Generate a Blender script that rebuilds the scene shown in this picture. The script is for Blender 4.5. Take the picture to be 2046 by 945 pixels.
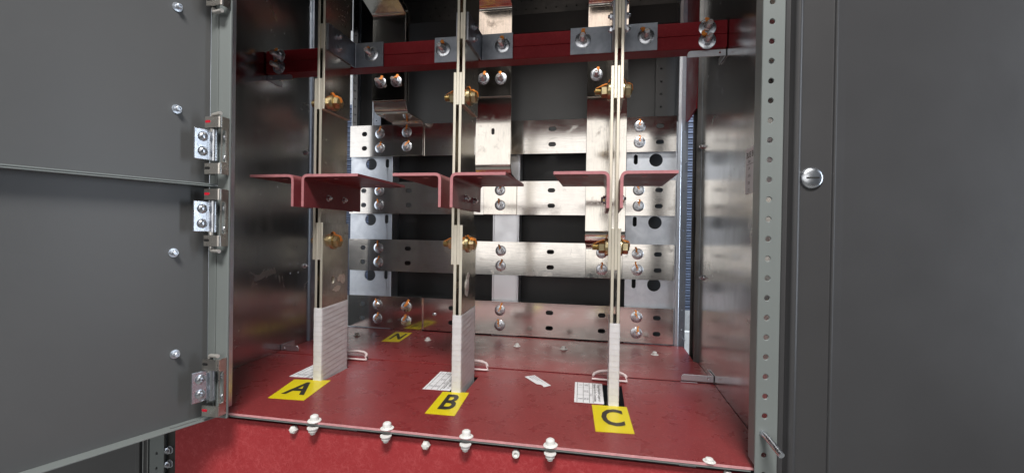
import bpy, bmesh, math, random
from mathutils import Vector, Matrix
from mathutils.geometry import tessellate_polygon
random.seed(7)
for o in list(bpy.data.objects): bpy.data.objects.remove(o)
S = bpy.context.scene
COL = S.collection
PI = math.pi

# ------------------------------------------------------------------ camera
YAW, PITCH, ROLL = 0.1911, 0.0066, -0.0157
cam = bpy.data.cameras.new('camera')
cam.lens = 36 * 907.5 / 2046
cam.sensor_width = 36
cam.clip_start = 0.02
cam.clip_end = 100
camo = bpy.data.objects.new('camera', cam); COL.objects.link(camo)
fwd = Vector((-math.sin(YAW) * math.cos(PITCH), math.cos(YAW) * math.cos(PITCH), -math.sin(PITCH)))
rgt = Vector((math.cos(YAW), math.sin(YAW), 0)); dwn = fwd.cross(rgt)
r2 = math.cos(ROLL) * rgt + math.sin(ROLL) * dwn
d2 = -math.sin(ROLL) * rgt + math.cos(ROLL) * dwn
m = Matrix((r2, -d2, -fwd)).transposed().to_4x4()
m.translation = Vector((0, 0, 0.27335))
camo.matrix_world = m
S.camera = camo

# ------------------------------------------------------------------ world, lamps, exposure
w = bpy.data.worlds.new('World'); S.world = w; w.use_nodes = True
bg = w.node_tree.nodes['Background']
bg.inputs[0].default_value = (0.80, 0.88, 1.0, 1); bg.inputs[1].default_value = 0.055

def area(name, loc, target, sx, sy, power, col=(1, 1, 1), spread=PI):
    l = bpy.data.lights.new(name, 'AREA'); l.shape = 'RECTANGLE'; l.size = sx; l.size_y = sy
    l.energy = power; l.color = col; l.spread = spread
    o = bpy.data.objects.new(name, l); COL.objects.link(o); o.location = loc
    o.rotation_euler = (Vector(target) - Vector(loc)).to_track_quat('-Z', 'Y').to_euler()
    return o
area('front_lamp', (-0.90, -2.6, 0.72), (-0.90, 1, 0.72), 3.4, 1.55, 23.5, (1.0, 0.965, 0.925))  # bright window behind the camera
area('overhead_lamp', (0.18, -0.95, 2.35), (-0.2, 0.6, 0.0), 0.8, 0.45, 84, (1.0, 0.97, 0.93))
area('overhead_lamp', (-0.45, -2.3, 2.35), (-0.3, 1.0, 0.7), 1.7, 0.7, 5, (1.0, 0.84, 0.73))  # added unseen lamp for the warm reflection in the upper risers
area('front_lamp', (-2.3, -1.05, 0.85), (0.2, 0.65, 0.35), 1.0, 1.2, 5, (0.97, 0.98, 1.0))  # added unseen lamp, no window there; brightens the right wall sticker
area('rear_lamp', (0.2, 1.9, 2.1), (0.2, 2.6, 0.3), 2.6, 0.4, 70, (0.88, 0.94, 1.0))
area('rear_side_fill', (1.30, 0.62, 0.45), (0.14, 1.19, 0.40), 0.4, 1.1, 11, (0.80, 0.89, 1.0))  # added unseen light, shines through the right gap on to the rear plate
area('rear_side_fill', (-1.75, 0.45, 0.45), (-0.63, 1.19, 0.40), 0.4, 1.1, 4, (0.86, 0.92, 1.0))  # added fill out of view, brightens the left rear plate through its gap

S.render.engine = 'CYCLES'
S.view_settings.view_transform = 'Standard'; S.view_settings.look = 'None'
S.view_settings.exposure = 0.0; S.view_settings.gamma = 1.0
S.cycles.max_bounces = 12; S.cycles.glossy_bounces = 6; S.cycles.diffuse_bounces = 4
S.cycles.sample_clamp_indirect = 4.0

# ------------------------------------------------------------------ materials
MATS = {}
def mat_nodes(name):
    mt = bpy.data.materials.new(name); mt.use_nodes = True
    nt = mt.node_tree; b = nt.nodes['Principled BSDF']
    MATS[name] = mt
    return mt, nt, b
def N(nt, t, **k):
    n = nt.nodes.new(t)
    for a, v in k.items(): setattr(n, a, v)
    return n
def coords(nt, scale=(1, 1, 1)):
    tc = N(nt, 'ShaderNodeTexCoord'); mp = N(nt, 'ShaderNodeMapping'); mp.inputs['Scale'].default_value = scale
    nt.links.new(tc.outputs['Object'], mp.inputs['Vector']); return mp.outputs['Vector']
def noise(nt, vec, scale, detail=4, rough=0.55, dist=0.0):
    n = N(nt, 'ShaderNodeTexNoise'); n.inputs['Scale'].default_value = scale
    n.inputs['Detail'].default_value = detail; n.inputs['Roughness'].default_value = rough; n.inputs['Distortion'].default_value = dist
    nt.links.new(vec, n.inputs['Vector']); return n.outputs['Fac']
def rng(nt, fac, a, b, c, d):
    n = N(nt, 'ShaderNodeMapRange'); n.clamp = True
    n.inputs[1].default_value = a; n.inputs[2].default_value = b; n.inputs[3].default_value = c; n.inputs[4].default_value = d
    nt.links.new(fac, n.inputs[0]); return n.outputs[0]
def mix(nt, fac, c1, c2):
    n = N(nt, 'ShaderNodeMix', data_type='RGBA')
    for v, i in ((fac, 0), (c1, 6), (c2, 7)):
        if isinstance(v, tuple): n.inputs[i].default_value = (*v, 1) if len(v) == 3 else v
        elif isinstance(v, (int, float)): n.inputs[i].default_value = v
        else: nt.links.new(v, n.inputs[i])
    return n.outputs[2]
def math_(nt, op, a, b=None):
    n = N(nt, 'ShaderNodeMath', operation=op)
    for i, v in enumerate((a, b)):
        if v is None: continue
        if isinstance(v, (int, float)): n.inputs[i].default_value = v
        else: nt.links.new(v, n.inputs[i])
    return n.outputs[0]
def bump(nt, b, h, strength, dist=0.001):
    n = N(nt, 'ShaderNodeBump'); n.inputs['Strength'].default_value = strength; n.inputs['Distance'].default_value = dist
    nt.links.new(h, n.inputs['Height']); nt.links.new(n.outputs[0], b.inputs['Normal'])

def metal(name, c1, c2, r0, r1, grain=(1, 1, 1), gs=60, cs=9, bs=0.06, stain=None, scratch=0.0):
    mt, nt, b = mat_nodes(name); L = nt.links.new
    v = coords(nt, grain); v0 = coords(nt)
    g = noise(nt, v, gs, 3); s = noise(nt, v0, cs, 5, 0.6, 0.6)
    col = mix(nt, rng(nt, s, 0.35, 0.68, 0, 1), c1, c2)
    col = mix(nt, rng(nt, g, 0.45, 0.8, 0, 0.25), col, tuple(x * 0.75 for x in c2))
    ro = math_(nt, 'ADD', rng(nt, s, 0.3, 0.7, r0, r1), rng(nt, g, 0.3, 0.7, -0.015, 0.03))
    if stain:
        st = noise(nt, v0, 16, 6, 0.65, 1.2)
        f = rng(nt, st, 0.60, 0.70, 0, 0.55)
        col = mix(nt, f, col, stain); ro = math_(nt, 'ADD', ro, math_(nt, 'MULTIPLY', f, 0.2))
    L(col, b.inputs['Base Color']); L(ro, b.inputs['Roughness'])
    b.inputs['Metallic'].default_value = 1.0
    h = g
    if scratch:
        vs = coords(nt, (3, 40, 9)); sc = noise(nt, vs, 14, 2, 0.5, 3.0)
        h = math_(nt, 'ADD', g, math_(nt, 'MULTIPLY', rng(nt, sc, 0.66, 0.70, 0, 1), scratch))
    bump(nt, b, h, bs)
    return mt
def plain(name, col, rough=0.5, metallic=0.0, var=0.12, ns=40, bs=0.0, spec=0.5, coat=0.0):
    mt, nt, b = mat_nodes(name); v = coords(nt)
    n = noise(nt, v, ns, 4)
    c = mix(nt, rng(nt, n, 0.3, 0.7, 0, 1), tuple(x * (1 - var) for x in col), tuple(min(1, x * (1 + var)) for x in col))
    nt.links.new(c, b.inputs['Base Color'])
    nt.links.new(rng(nt, n, 0.3, 0.7, rough * 0.88, min(1, rough * 1.12)), b.inputs['Roughness'])
    b.inputs['Metallic'].default_value = metallic
    b.inputs['Specular IOR Level'].default_value = spec
    b.inputs['Coat Weight'].default_value = coat
    if bs: bump(nt, b, noise(nt, v, ns * 12, 2), bs, 0.0004)
    return mt

# tin plated bus: grain along x for the horizontal bars, along z for the vertical ones
metal('bus_horizontal', (0.82, 0.785, 0.745), (0.72, 0.69, 0.655), 0.09, 0.17, (1.2, 8, 26), 22, 9, 0.02, (0.60, 0.56, 0.52), 0.15)
metal('bus_vertical', (0.80, 0.76, 0.70), (0.69, 0.655, 0.605), 0.07, 0.14, (26, 8, 1.2), 22, 9, 0.05, (0.48, 0.43, 0.38), 0.4)
metal('bus_phase', (0.78, 0.74, 0.65), (0.68, 0.64, 0.56), 0.14, 0.24, (20, 14, 1.2), 22, 12, 0.05, (0.40, 0.34, 0.29))
metal('bus_edge', (0.84, 0.80, 0.69), (0.76, 0.71, 0.60), 0.42, 0.52, (20, 20, 1), 30, 12, 0.03)
MATS['bus_edge'].node_tree.nodes['Principled BSDF'].inputs['Metallic'].default_value = 0.75
metal('wall_sheet', (0.60, 0.615, 0.625), (0.48, 0.495, 0.505), 0.15, 0.24, (9, 9, 2), 7, 6, 0.008, (0.50, 0.50, 0.49), 0.0)
metal('galvanised', (0.80, 0.84, 0.90), (0.66, 0.70, 0.76), 0.34, 0.46, (1, 1, 1), 55, 30, 0.12)
metal('galvanised_dull', (0.44, 0.47, 0.53), (0.32, 0.35, 0.40), 0.30, 0.42, (1, 1, 1), 70, 45, 0.15)
metal('dark_steel', (0.16, 0.155, 0.15), (0.10, 0.10, 0.10), 0.30, 0.45, (5, 5, 1), 20, 8, 0.05)
metal('zinc', (0.74, 0.77, 0.82), (0.60, 0.63, 0.68), 0.22, 0.34, (1, 1, 1), 200, 120, 0.02)
metal('thread', (0.88, 0.90, 0.94), (0.74, 0.77, 0.82), 0.24, 0.34, (1, 1, 1), 200, 120, 0.0)
MATS['thread'].node_tree.nodes['Principled BSDF'].inputs['Metallic'].default_value = 0.75
metal('hinge_nickel', (0.70, 0.67, 0.62), (0.60, 0.57, 0.53), 0.24, 0.34, (1, 1, 1), 60, 40, 0.0)
metal('yellow_zinc', (0.66, 0.54, 0.30), (0.52, 0.45, 0.29), 0.26, 0.38, (1, 1, 1), 150, 90, 0.05)
plain('dark_panel', (0.040, 0.041, 0.043), 0.45, 0, 0.15, 5)
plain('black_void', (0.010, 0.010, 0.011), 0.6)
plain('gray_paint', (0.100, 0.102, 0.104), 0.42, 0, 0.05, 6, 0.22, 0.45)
plain('gray_cover_dimmed', (0.056, 0.056, 0.059), 0.40, 0, 0.05, 6, 0.22, 0.45)  # darker copy of the door grey: weaker light here put into the colour
plain('pale_zinc', (0.88, 0.90, 0.95), 0.33, 0.95, 0.02, 25)
plain('gray_frame', (0.205, 0.228, 0.226), 0.40, 0, 0.03, 8, 0.10, 0.45)
plain('nylon', (0.84, 0.84, 0.82), 0.38, 0, 0.03, 90)
plain('tape', (0.70, 0.705, 0.73), 0.55, 0, 0.05, 120, 0.05)
plain('orange_mark', (0.95, 0.30, 0.05), 0.5, 0, 0.2, 300)
plain('red_mark', (0.55, 0.01, 0.03), 0.35)
plain('yellow_vinyl', (0.80, 0.66, 0.010), 0.32, 0, 0.03, 40)
plain('black_print', (0.030, 0.024, 0.020), 0.45)
plain('grey_print', (0.22, 0.22, 0.24), 0.6)
plain('paper', (0.86, 0.865, 0.89), 0.6, 0, 0.03, 90)
plain('red_edge', (0.72, 0.36, 0.38), 0.55, 0, 0.12, 150)
plain('pale_rim', (0.78, 0.66, 0.66), 0.5, 0, 0.06, 150)
plain('bracket_edge', (0.50, 0.20, 0.22), 0.55, 0, 0.12, 150)
plain('rod_steel', (0.72, 0.70, 0.66), 0.35, 0.6, 0.05, 150)
plain('white_wall', (0.80, 0.81, 0.82), 0.7)
plain('blue_slat', (0.16, 0.20, 0.30), 0.35, 0.3, 0.1, 6)
plain('concrete', (0.28, 0.28, 0.27), 0.7, 0, 0.2, 3)
plain('blue_plastic', (0.02, 0.05, 0.5), 0.4)

def red_board(name, base, hi, lo, rough, fs=110, edge=0.5, wd=0.06, bs=0.04, spec=0.38):
    """red fibre-glass polyester sheet: pressed swirl of fine pale fibres"""
    mt, nt, b = mat_nodes(name); L = nt.links.new
    v = coords(nt)
    wv = N(nt, 'ShaderNodeTexNoise'); wv.inputs['Scale'].default_value = fs * 0.55; wv.inputs['Detail'].default_value = 3
    L(v, wv.inputs['Vector'])
    sub = N(nt, 'ShaderNodeVectorMath', operation='MULTIPLY_ADD')
    k = 2.2 / fs
    L(wv.outputs['Color'], sub.inputs[0]); sub.inputs[1].default_value = (k, k, k); L(v, sub.inputs[2])
    n1 = noise(nt, sub.outputs[0], fs, 1, 0.4); n2 = noise(nt, sub.outputs[0], fs * 1.7, 1, 0.4, 0.4)
    f1 = rng(nt, math_(nt, 'ABSOLUTE', math_(nt, 'SUBTRACT', n1, 0.5)), 0.0, wd, 1, 0)
    f2 = rng(nt, math_(nt, 'ABSOLUTE', math_(nt, 'SUBTRACT', n2, 0.47)), 0.0, wd * .8, 1, 0)
    fib = math_(nt, 'MAXIMUM', f1, math_(nt, 'MULTIPLY', f2, 0.8))
    patch = noise(nt, v, 26, 4, 0.6, 0.4)
    fine = noise(nt, v, 420, 2, 0.6)
    c = mix(nt, rng(nt, patch, 0.32, 0.7, 0, 1), lo, base)
    c = mix(nt, rng(nt, fine, 0.35, 0.75, 0, 0.35), c, lo)
    gate = rng(nt, noise(nt, v, fs * 0.8, 3), 0.35, 0.65, 0.05, edge)
    c = mix(nt, math_(nt, 'MULTIPLY', fib, gate), c, hi)
    L(c, b.inputs['Base Color'])
    L(rng(nt, patch, 0.3, 0.7, rough * 0.8, rough * 1.2), b.inputs['Roughness'])
    b.inputs['Specular IOR Level'].default_value = spec
    bump(nt, b, math_(nt, 'ADD', fib, fine), bs, 0.0004)
    return mt
red_board('red_sheet', (0.262, 0.035, 0.038), (0.47, 0.125, 0.12), (0.215, 0.025, 0.028), 0.30, 210, 0.6, .045, .02)
red_board('red_apron', (0.43, 0.046, 0.052), (0.58, 0.115, 0.120), (0.39, 0.037, 0.043), 0.42, 130, 0.55, .07, .14)
red_board('red_bracket', (0.250, 0.045, 0.055), (0.33, 0.10, 0.11), (0.20, 0.032, 0.042), 0.38, 120, 0.4)
red_board('red_rail', (0.285, 0.022, 0.030), (0.36, 0.05, 0.055), (0.22, 0.014, 0.020), 0.40, 120, 0.3, .06, .04, 0.15)

# ------------------------------------------------------------------ mesh helpers
def mk(name, verts, faces, mat, parent=None, fm=None, smooth=0, extra=()):
    me = bpy.data.meshes.new(name); me.from_pydata([tuple(v) for v in verts], [], faces)
    for x in (mat,) + tuple(extra):
        me.materials.append(MATS[x])
    if fm:
        for p, i in zip(me.polygons, fm): p.material_index = i
    bm = bmesh.new(); bm.from_mesh(me); bmesh.ops.recalc_face_normals(bm, faces=bm.faces); bm.to_mesh(me); bm.free()
    if smooth:
        for p in me.polygons: p.use_smooth = True
        me.set_sharp_from_angle(angle=math.radians(smooth))
    return link(name, me, parent)
def link(name, me, parent=None):
    o = bpy.data.objects.new(name, me); COL.objects.link(o)
    if parent is not None:
        o.parent = parent
        if parent.type == 'EMPTY': o.location = -parent.location     # part meshes are written in world metres
    return o
def thing(name, label, cat, loc, group=None):
    o = bpy.data.objects.new(name, None); COL.objects.link(o); o.location = loc; o.empty_display_size = 0.02
    tag(o, label, cat, group); return o
def tag(o, label, cat, group=None):
    o['label'] = label; o['category'] = cat
    if group: o['group'] = group
    return o
def bevel(o, wd=0.0006, seg=2, ang=40):
    md = o.modifiers.new('bevel', 'BEVEL'); md.width = wd; md.segments = seg; md.limit_method = 'ANGLE'; md.angle_limit = math.radians(ang)
    return o
class G:
    def __init__(s): s.v = []; s.f = []; s.m = []
    def box(s, x0, x1, y0, y1, z0, z1, mi=0):
        b = len(s.v); s.v += [(x, y, z) for x in (x0, x1) for y in (y0, y1) for z in (z0, z1)]
        for q in ((0, 1, 3, 2), (4, 6, 7, 5), (0, 4, 5, 1), (2, 3, 7, 6), (0, 2, 6, 4), (1, 5, 7, 3)):
            s.f.append(tuple(b + i for i in q)); s.m.append(mi)
        return s
    def obj(s, name, mat, parent=None, bv=0, smooth=0, extra=()):
        o = mk(name, s.v, s.f, mat, parent, s.m, smooth, extra)
        if bv: bevel(o, bv)
        return o
def box(name, x0, x1, y0, y1, z0, z1, mat, parent=None, bv=0.0006):
    return G().box(x0, x1, y0, y1, z0, z1).obj(name, mat, parent, bv)

def plate(name, outline, holes, t, place, mat, parent=None, bv=0.0, edge=None, smooth=0):
    """flat sheet with real holes; outline/holes in (a,b), place(a,b,c) -> world, c from 0 to t"""
    loops = [outline] + holes
    tri = tessellate_polygon([[Vector((a, b, 0)) for a, b in l] for l in loops])
    pts = [p for l in loops for p in l]; n = len(pts)
    V = [place(a, b, 0) for a, b in pts] + [place(a, b, t) for a, b in pts]
    Fc = [tuple(x) for x in tri] + [tuple(i + n for i in reversed(x)) for x in tri]; fm = [0] * len(Fc)
    k = 0
    for l in loops:
        for i in range(len(l)):
            j = (i + 1) % len(l); Fc.append((k + i, k + j, k + j + n, k + i + n)); fm.append(1 if edge else 0)
        k += len(l)
    o = mk(name, V, Fc, mat, parent, fm, smooth, (edge,) if edge else ())
    if bv: bevel(o, bv, 1)
    return o
def rect(x0, x1, y0, y1): return [(x0, y0), (x1, y0), (x1, y1), (x0, y1)]
def rrect(x0, x1, y0, y1, r, n=4):
    out = []
    for cx, cy, a in ((x1 - r, y0 + r, -PI / 2), (x1 - r, y1 - r, 0), (x0 + r, y1 - r, PI / 2), (x0 + r, y0 + r, PI)):
        for i in range(n + 1):
            t = a + i * PI / 2 / n; out.append((cx + r * math.cos(t), cy + r * math.sin(t)))
    return out
def circ(cx, cy, r, n=14): return [(cx + r * math.cos(2 * PI * i / n), cy + r * math.sin(2 * PI * i / n)) for i in range(n)]
def slot(cx, cy, w, h, n=5):
    r = min(w, h) / 2 * 0.999
    return rrect(cx - w / 2, cx + w / 2, cy - h / 2, cy + h / 2, r, n)
front = lambda y: (lambda a, b, c: (a, y + c, b))          # sheet in xz, thickness goes back
flat = lambda z: (lambda a, b, c: (a, b, z - c))           # sheet in xy, thickness goes down
side = lambda x, s=1: (lambda a, b, c: (x + s * c, a, b))  # sheet in yz

def lathe(prof, n=20, axis='z', c=(0, 0, 0), poly=None):
    """profile [(r,h)] -> verts, faces; axis direction; poly = number of sides for prisms"""
    n = poly or n; V = []; Fc = []
    for r, h in prof:
        for i in range(n):
            a = 2 * PI * i / n; V.append((r * math.cos(a), r * math.sin(a), h))
    for k in range(len(prof) - 1):
        for i in range(n):
            j = (i + 1) % n; Fc.append((k * n + i, k * n + j, (k + 1) * n + j, (k + 1) * n + i))
    Fc.append(tuple(range(n))); Fc.append(tuple(range((len(prof) - 1) * n, len(prof) * n)))
    return V, Fc
def tube(name, pts, r, mat, parent=None, n=10, smooth=50):
    V = []; Fc = []; P = [Vector(p) for p in pts]; up = Vector((0.13, 0.21, 0.97)).normalized()
    for i, p in enumerate(P):
        d = (P[min(i + 1, len(P) - 1)] - P[max(i - 1, 0)]).normalized()
        a = d.cross(up).normalized(); b = a.cross(d)
        for k in range(n):
            t = 2 * PI * k / n; V.append(p + r * (math.cos(t) * a + math.sin(t) * b))
    for i in range(len(P) - 1):
        for k in range(n):
            j = (k + 1) % n; Fc.append((i * n + k, i * n + j, (i + 1) * n + j, (i + 1) * n + k))
    Fc.append(tuple(range(n))); Fc.append(tuple(range((len(P) - 1) * n, len(P) * n)))
    return mk(name, V, Fc, mat, parent, None, smooth)
def extrude_profile(name, prof, d0, d1, place, mat, parent=None, edge=None, smooth=35, bv=0):
    """open 2D profile polyline already closed as ring; extruded from d0 to d1"""
    n = len(prof); V = [place(a, b, d0) for a, b in prof] + [place(a, b, d1) for a, b in prof]
    Fc = [(i, (i + 1) % n, (i + 1) % n + n, i + n) for i in range(n)]; fm = [0] * n
    tri = tessellate_polygon([[Vector((a, b, 0)) for a, b in prof]])
    Fc += [tuple(x) for x in tri] + [tuple(i + n for i in reversed(x)) for x in tri]; fm += [1 if edge else 0] * (2 * len(tri))
    o = mk(name, V, Fc, mat, parent, fm, 0, (edge,) if edge else ())
    if bv: bevel(o, bv)
    return o
def strip_ring(center, t):
    """thicken an open polyline into a closed ring profile"""
    L_, R_ = [], []
    P = [Vector((a, b)) for a, b in center]
    for i, p in enumerate(P):
        d1 = (P[i] - P[i - 1]).normalized() if i > 0 else (P[1] - P[0]).normalized()
        d2_ = (P[i + 1] - P[i]).normalized() if i < len(P) - 1 else d1
        d = (d1 + d2_).normalized(); nn = Vector((-d.y, d.x)); k = max(0.5, nn.dot(Vector((-d1.y, d1.x))))
        L_.append(tuple(p + nn * t / 2 / k)); R_.append(tuple(p - nn * t / 2 / k))
    return L_ + R_[::-1]
def fillet(pts, r, n=5):
    n *= 2; out = [pts[0]]
    for i in range(1, len(pts) - 1):
        p = Vector(pts[i]); a = (Vector(pts[i - 1]) - p); b = (Vector(pts[i + 1]) - p)
        rr = min(r, a.length * 0.48, b.length * 0.48); a = a.normalized() * rr; b = b.normalized() * rr
        for k in range(n + 1):
            s = k / n; q = p + a * (1 - s) ** 2 + b * s ** 2; out.append((q.x, q.y))
    out.append(pts[-1]); return out
def text(name, body, size, place, mat, parent=None, bold=0.0, align='CENTER', t=0.00015, sx=1.0):
    cu = bpy.data.curves.new(name, 'FONT'); cu.body = body; cu.size = size; cu.align_x = align; cu.align_y = 'CENTER'
    cu.offset = bold * size; cu.resolution_u = 3; cu.fill_mode = 'FRONT'
    ob = bpy.data.objects.new(name, cu); COL.objects.link(ob)
    dg = bpy.context.evaluated_depsgraph_get(); dg.update()
    me = bpy.data.meshes.new_from_object(ob.evaluated_get(dg)); bpy.data.objects.remove(ob)
    me.transform(Matrix.Diagonal((sx, 1, 1, 1)))
    for v in me.vertices: v.co = Vector(place(v.co.x, v.co.y))
    me.materials.clear(); me.materials.append(MATS[mat])
    return link(name, me, parent)

# ------------------------------------------------------------------ fasteners (shared meshes; axis +Z, local +Y = paint mark side)
def mesh_of(name, V, Fc, mat, smooth=35):
    o = mk(name, V, Fc, mat, None, None, smooth); me = o.data; bpy.data.objects.remove(o); return me
def hexprof(r, h, c=0.12): return [(r * 0.9, 0), (r, h * c), (r, h * (1 - c)), (r * 0.86, h)]
def stud_prof(r, h, p=0.0016):
    out = [(r, 0)]; z = 0.001
    while z < h - p:
        out += [(r, z), (r * 0.86, z + p / 2)]; z += p
    return out + [(r * 0.95, h - 0.0007), (r * 0.8, h)]
def mark_mesh(name, zt, zn, rn, rw, seed, wd=0.0035):
    """a wavering streak of torque paint from the stud tip down over nut and washer on to the bar"""
    rd = random.Random(seed); V = []; Fc = []
    path = [(0.000, zt + .0006), (rn * 0.55, zt * 0.55 + zn * .5), (rn * 0.8, zn + 0.0008), (rn * 1.06, zn * 0.6), (rw * 0.82, 0.0034), (rw * 1.03, 0.0028), (rw * 1.2 + rd.random() * 0.004, 0.0006)]
    for y, z in path:
        ww = wd * rd.uniform(0.75, 1.6); dx = rd.uniform(-0.0016, 0.0016)
        V += [(dx - ww / 2, y, z), (dx, y + 0.0003, z + 0.0009), (dx + ww / 2, y, z)]
    for i in range(len(path) - 1):
        a = i * 3; Fc += [(a, a + 1, a + 4, a + 3), (a + 1, a + 2, a + 5, a + 4)]
    return mesh_of(name, V, Fc, 'orange_mark', 60)
BOLT = {}
def bolt_kind(k, rw, tw, rn, hn, rs, hs, mnut, mwash, mstud, mk_w=0.0035):
    BOLT[k] = dict(
        stud=mesh_of('bolt', *lathe(stud_prof(rs, hs), 14), mstud),
        washer=mesh_of('washer', *lathe([(rw, 0), (rw, tw * 0.75), (rw * 0.95, tw), (rn * 0.8, tw)], 24), mwash),
        nut=mesh_of('nut', *lathe([(r, h + tw) for r, h in hexprof(rn, hn)], poly=6), mnut, 20),
        marks=[mark_mesh('torque_mark', hs, tw + hn, rn, rw, s, mk_w) for s in (1, 2, 3, 4)])
bolt_kind('bus', 0.0142, 0.0018, 0.0080, 0.0062, 0.0046, 0.0125, 'thread', 'zinc', 'thread', 0.0040)
bolt_kind('rail', 0.0145, 0.0020, 0.0086, 0.0075, 0.0050, 0.0250, 'zinc', 'zinc', 'thread', 0.0068)
bolt_kind('gold', 0.0150, 0.0034, 0.0118, 0.0100, 0.0066, 0.0150, 'yellow_zinc', 'yellow_zinc', 'yellow_zinc', 0.0062)
bolt_kind('gold_nut', 0.0150, 0.0050, 0.0112, 0.0105, 0.0062, 0.0255, 'yellow_zinc', 'yellow_zinc', 'yellow_zinc', 0.0062)
bolt_kind('small', 0.0062, 0.0010, 0.0052, 0.0040, 0.0030, 0.0080, 'zinc', 'zinc', 'zinc')
_bk = [0]
def bolt(parent, kind, pos, face='-y', mark=True, mdir=0.0):
    _bk[0] += 1; rd = random.Random(_bk[0]); B = BOLT[kind]
    z = {'-y': Vector((0, -1, 0)), '+x': Vector((1, 0, 0)), '-x': Vector((-1, 0, 0)), '+z': Vector((0, 0, 1))}[face]
    y = Vector((0, 0, 1)) if face != '+z' else Vector((0, 1, 0)); x = y.cross(z)
    R = Matrix((x, y, z)).transposed()
    o = bpy.data.objects.new('bolt', B['stud']); COL.objects.link(o); o.parent = parent
    off = parent.location if parent.type == 'EMPTY' else Vector((0, 0, 0))
    o.matrix_local = Matrix.Translation(Vector(pos) - off) @ R.to_4x4()
    for nm in ('washer', 'nut'):
        c = bpy.data.objects.new(nm, B[nm]); COL.objects.link(c); c.parent = o
        c.rotation_euler = (0, 0, rd.uniform(0, PI))
    if mark:
        c = bpy.data.objects.new('torque_mark', B['marks'][_bk[0] % 4]); COL.objects.link(c); c.parent = o
        c.rotation_euler = (0, 0, mdir + rd.uniform(-0.35, 0.35))
    return o

# ================================================================== SETTING
XL, XR, YF = -0.702, 0.2125, 0.583
o = box('ground', -6, 6, -6, 6, -1.02, -1.0, 'concrete', bv=0); o['kind'] = 'structure'
o = box('wall', -6, 6, 3.2, 3.3, -1.0, 3.0, 'white_wall', bv=0); o['kind'] = 'structure'
lv = thing('louvred_panel', 'tall blue panel of narrow horizontal slats standing behind the cabinet', 'panel', (0, 2.4, -0.7))
for px in (-2.35, -0.2, 1.4): box('frame', px - .03, px + .03, 2.4, 2.45, -0.7, 1.0, 'dark_panel', lv)
gl = G()
for i in range(81): gl.box(-2.4, 1.45, 2.380 - .006 * (i % 2), 2.399, -0.094 + i * 0.0135, -0.094 + i * 0.0135 + 0.0095)
ob = gl.obj('slat', 'blue_slat', lv, 0)
ob['kind'] = 'stuff'
box('backing', -2.4, 1.45, 2.41, 2.43, -0.09, 1.0, 'black_void', lv)
box('base_plinth', -2.4, 1.45, 2.37, 2.42, -0.40, -0.20, 'white_wall', lv)

cab = thing('switchgear_cabinet', 'open grey steel switchgear cabinet with bare metal side walls around the busbars', 'cabinet', (-0.245, 0.9, -0.4))
# side panels with their small punched holes
plate('side_panel', rect(0.600, 1.000, -0.42, 1.15), [circ(a, b, 0.0022, 8) for a in (0.934, 0.962) for b in (0.1945, 0.1735)], 0.002, side(XL, -1), 'wall_sheet', cab)
plate('side_panel', rect(0.600, 1.040, -0.42, 1.15), [], 0.002, side(XR, 1), 'wall_sheet', cab)
# rear corner posts beside the panels
def channel_post(x, y0, y1, s):
    g = G(); g.box(min(x, x + s * .003), max(x, x + s * .003), y0, y1, -0.02, 1.15)
    g.box(min(x - s * .010, x), max(x - s * .010, x), y0, y0 + .003, -0.02, 1.15)
    g.box(min(x - s * .006, x), max(x - s * .006, x), y1 - .003, y1, -0.02, 1.15)
    return g.obj('frame_post', 'dark_steel', cab, 0.0008)
channel_post(XR + .001, 1.043, 1.112, 1); 
g = G(); g.box(XL - .004, XL - .001, 1.003, 1.055, -.02, 1.15); g.box(XL - .001, XL + .006, 1.003, 1.006, -.02, 1.15); g.obj('frame_post', 'galvanised_dull', cab, .0008)
for x, f, ps in ((XL, '+x', ((0.985, 0.461), (0.9865, 0.187))), (XR, '-x', ((1.0245, 0.464), (1.003, 0.1876), (1.02, 0.70)))):
    for yy, zz in ps: bolt(cab, 'small', (x, yy, zz), f, False)
# rear galvanised uprights with round and slotted holes
hz = [0.149 + 0.1575 * k for k in range(3)]
plate('mounting_plate', rect(-0.706, -0.578, -0.02, 0.56), [circ(-0.643, z, 0.0165, 22) for z in hz] + [slot(-0.594, z + .002, 0.010, 0.025) for z in hz], 0.003, front(1.196), 'galvanised', cab, 0.0006)
plate('mounting_plate', rect(0.064, 0.186, -0.02, 0.56), [circ(0.136, z, 0.0165, 22) for z in hz] + [slot(0.0865, z + .002, 0.010, 0.025) for z in hz] + [slot(.143, z, .026, .019) for zz in (.5265, .367, .207, .0485) for z in (zz + .02, zz - .02)], 0.003, front(1.196), 'galvanised', cab, 0.0006)
box('plate_flange', -0.5780, -0.5755, 1.192, 1.235, -.02, 0.56, 'galvanised', cab)
g = G(); g.box(-.285, -.216, 1.200, 1.203, -.02, .50); g.box(-.285, -.281, 1.1975, 1.200, -.02, .50); g.box(-.220, -.216, 1.1975, 1.200, -.02, .50)
g.box(-.216, -.213, 1.2, 1.24, -.02, .5); g.obj('centre_upright', 'pale_zinc', cab, .0006)
# right rear post beside the daylight gap
g = G(); g.box(0.1862, 0.1955, 1.186, 1.232, -.02, 1.15); g.obj('frame_post', 'galvanised', cab, .0015)
pr = [circ(0.2045, -0.01 + 0.0495 * k, 0.0016, 8) for k in range(12)]
plate('frame_post', rect(0.1957, 0.2120, -.02, 1.15), pr, .002, front(1.196), 'galvanised_dull', cab)
for z in (0.0185, 0.455): tube('pin', [(0.2075, 1.194, z), (0.2075, 1.168, z + .0005)], 0.0016, 'zinc', cab, 8)
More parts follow.
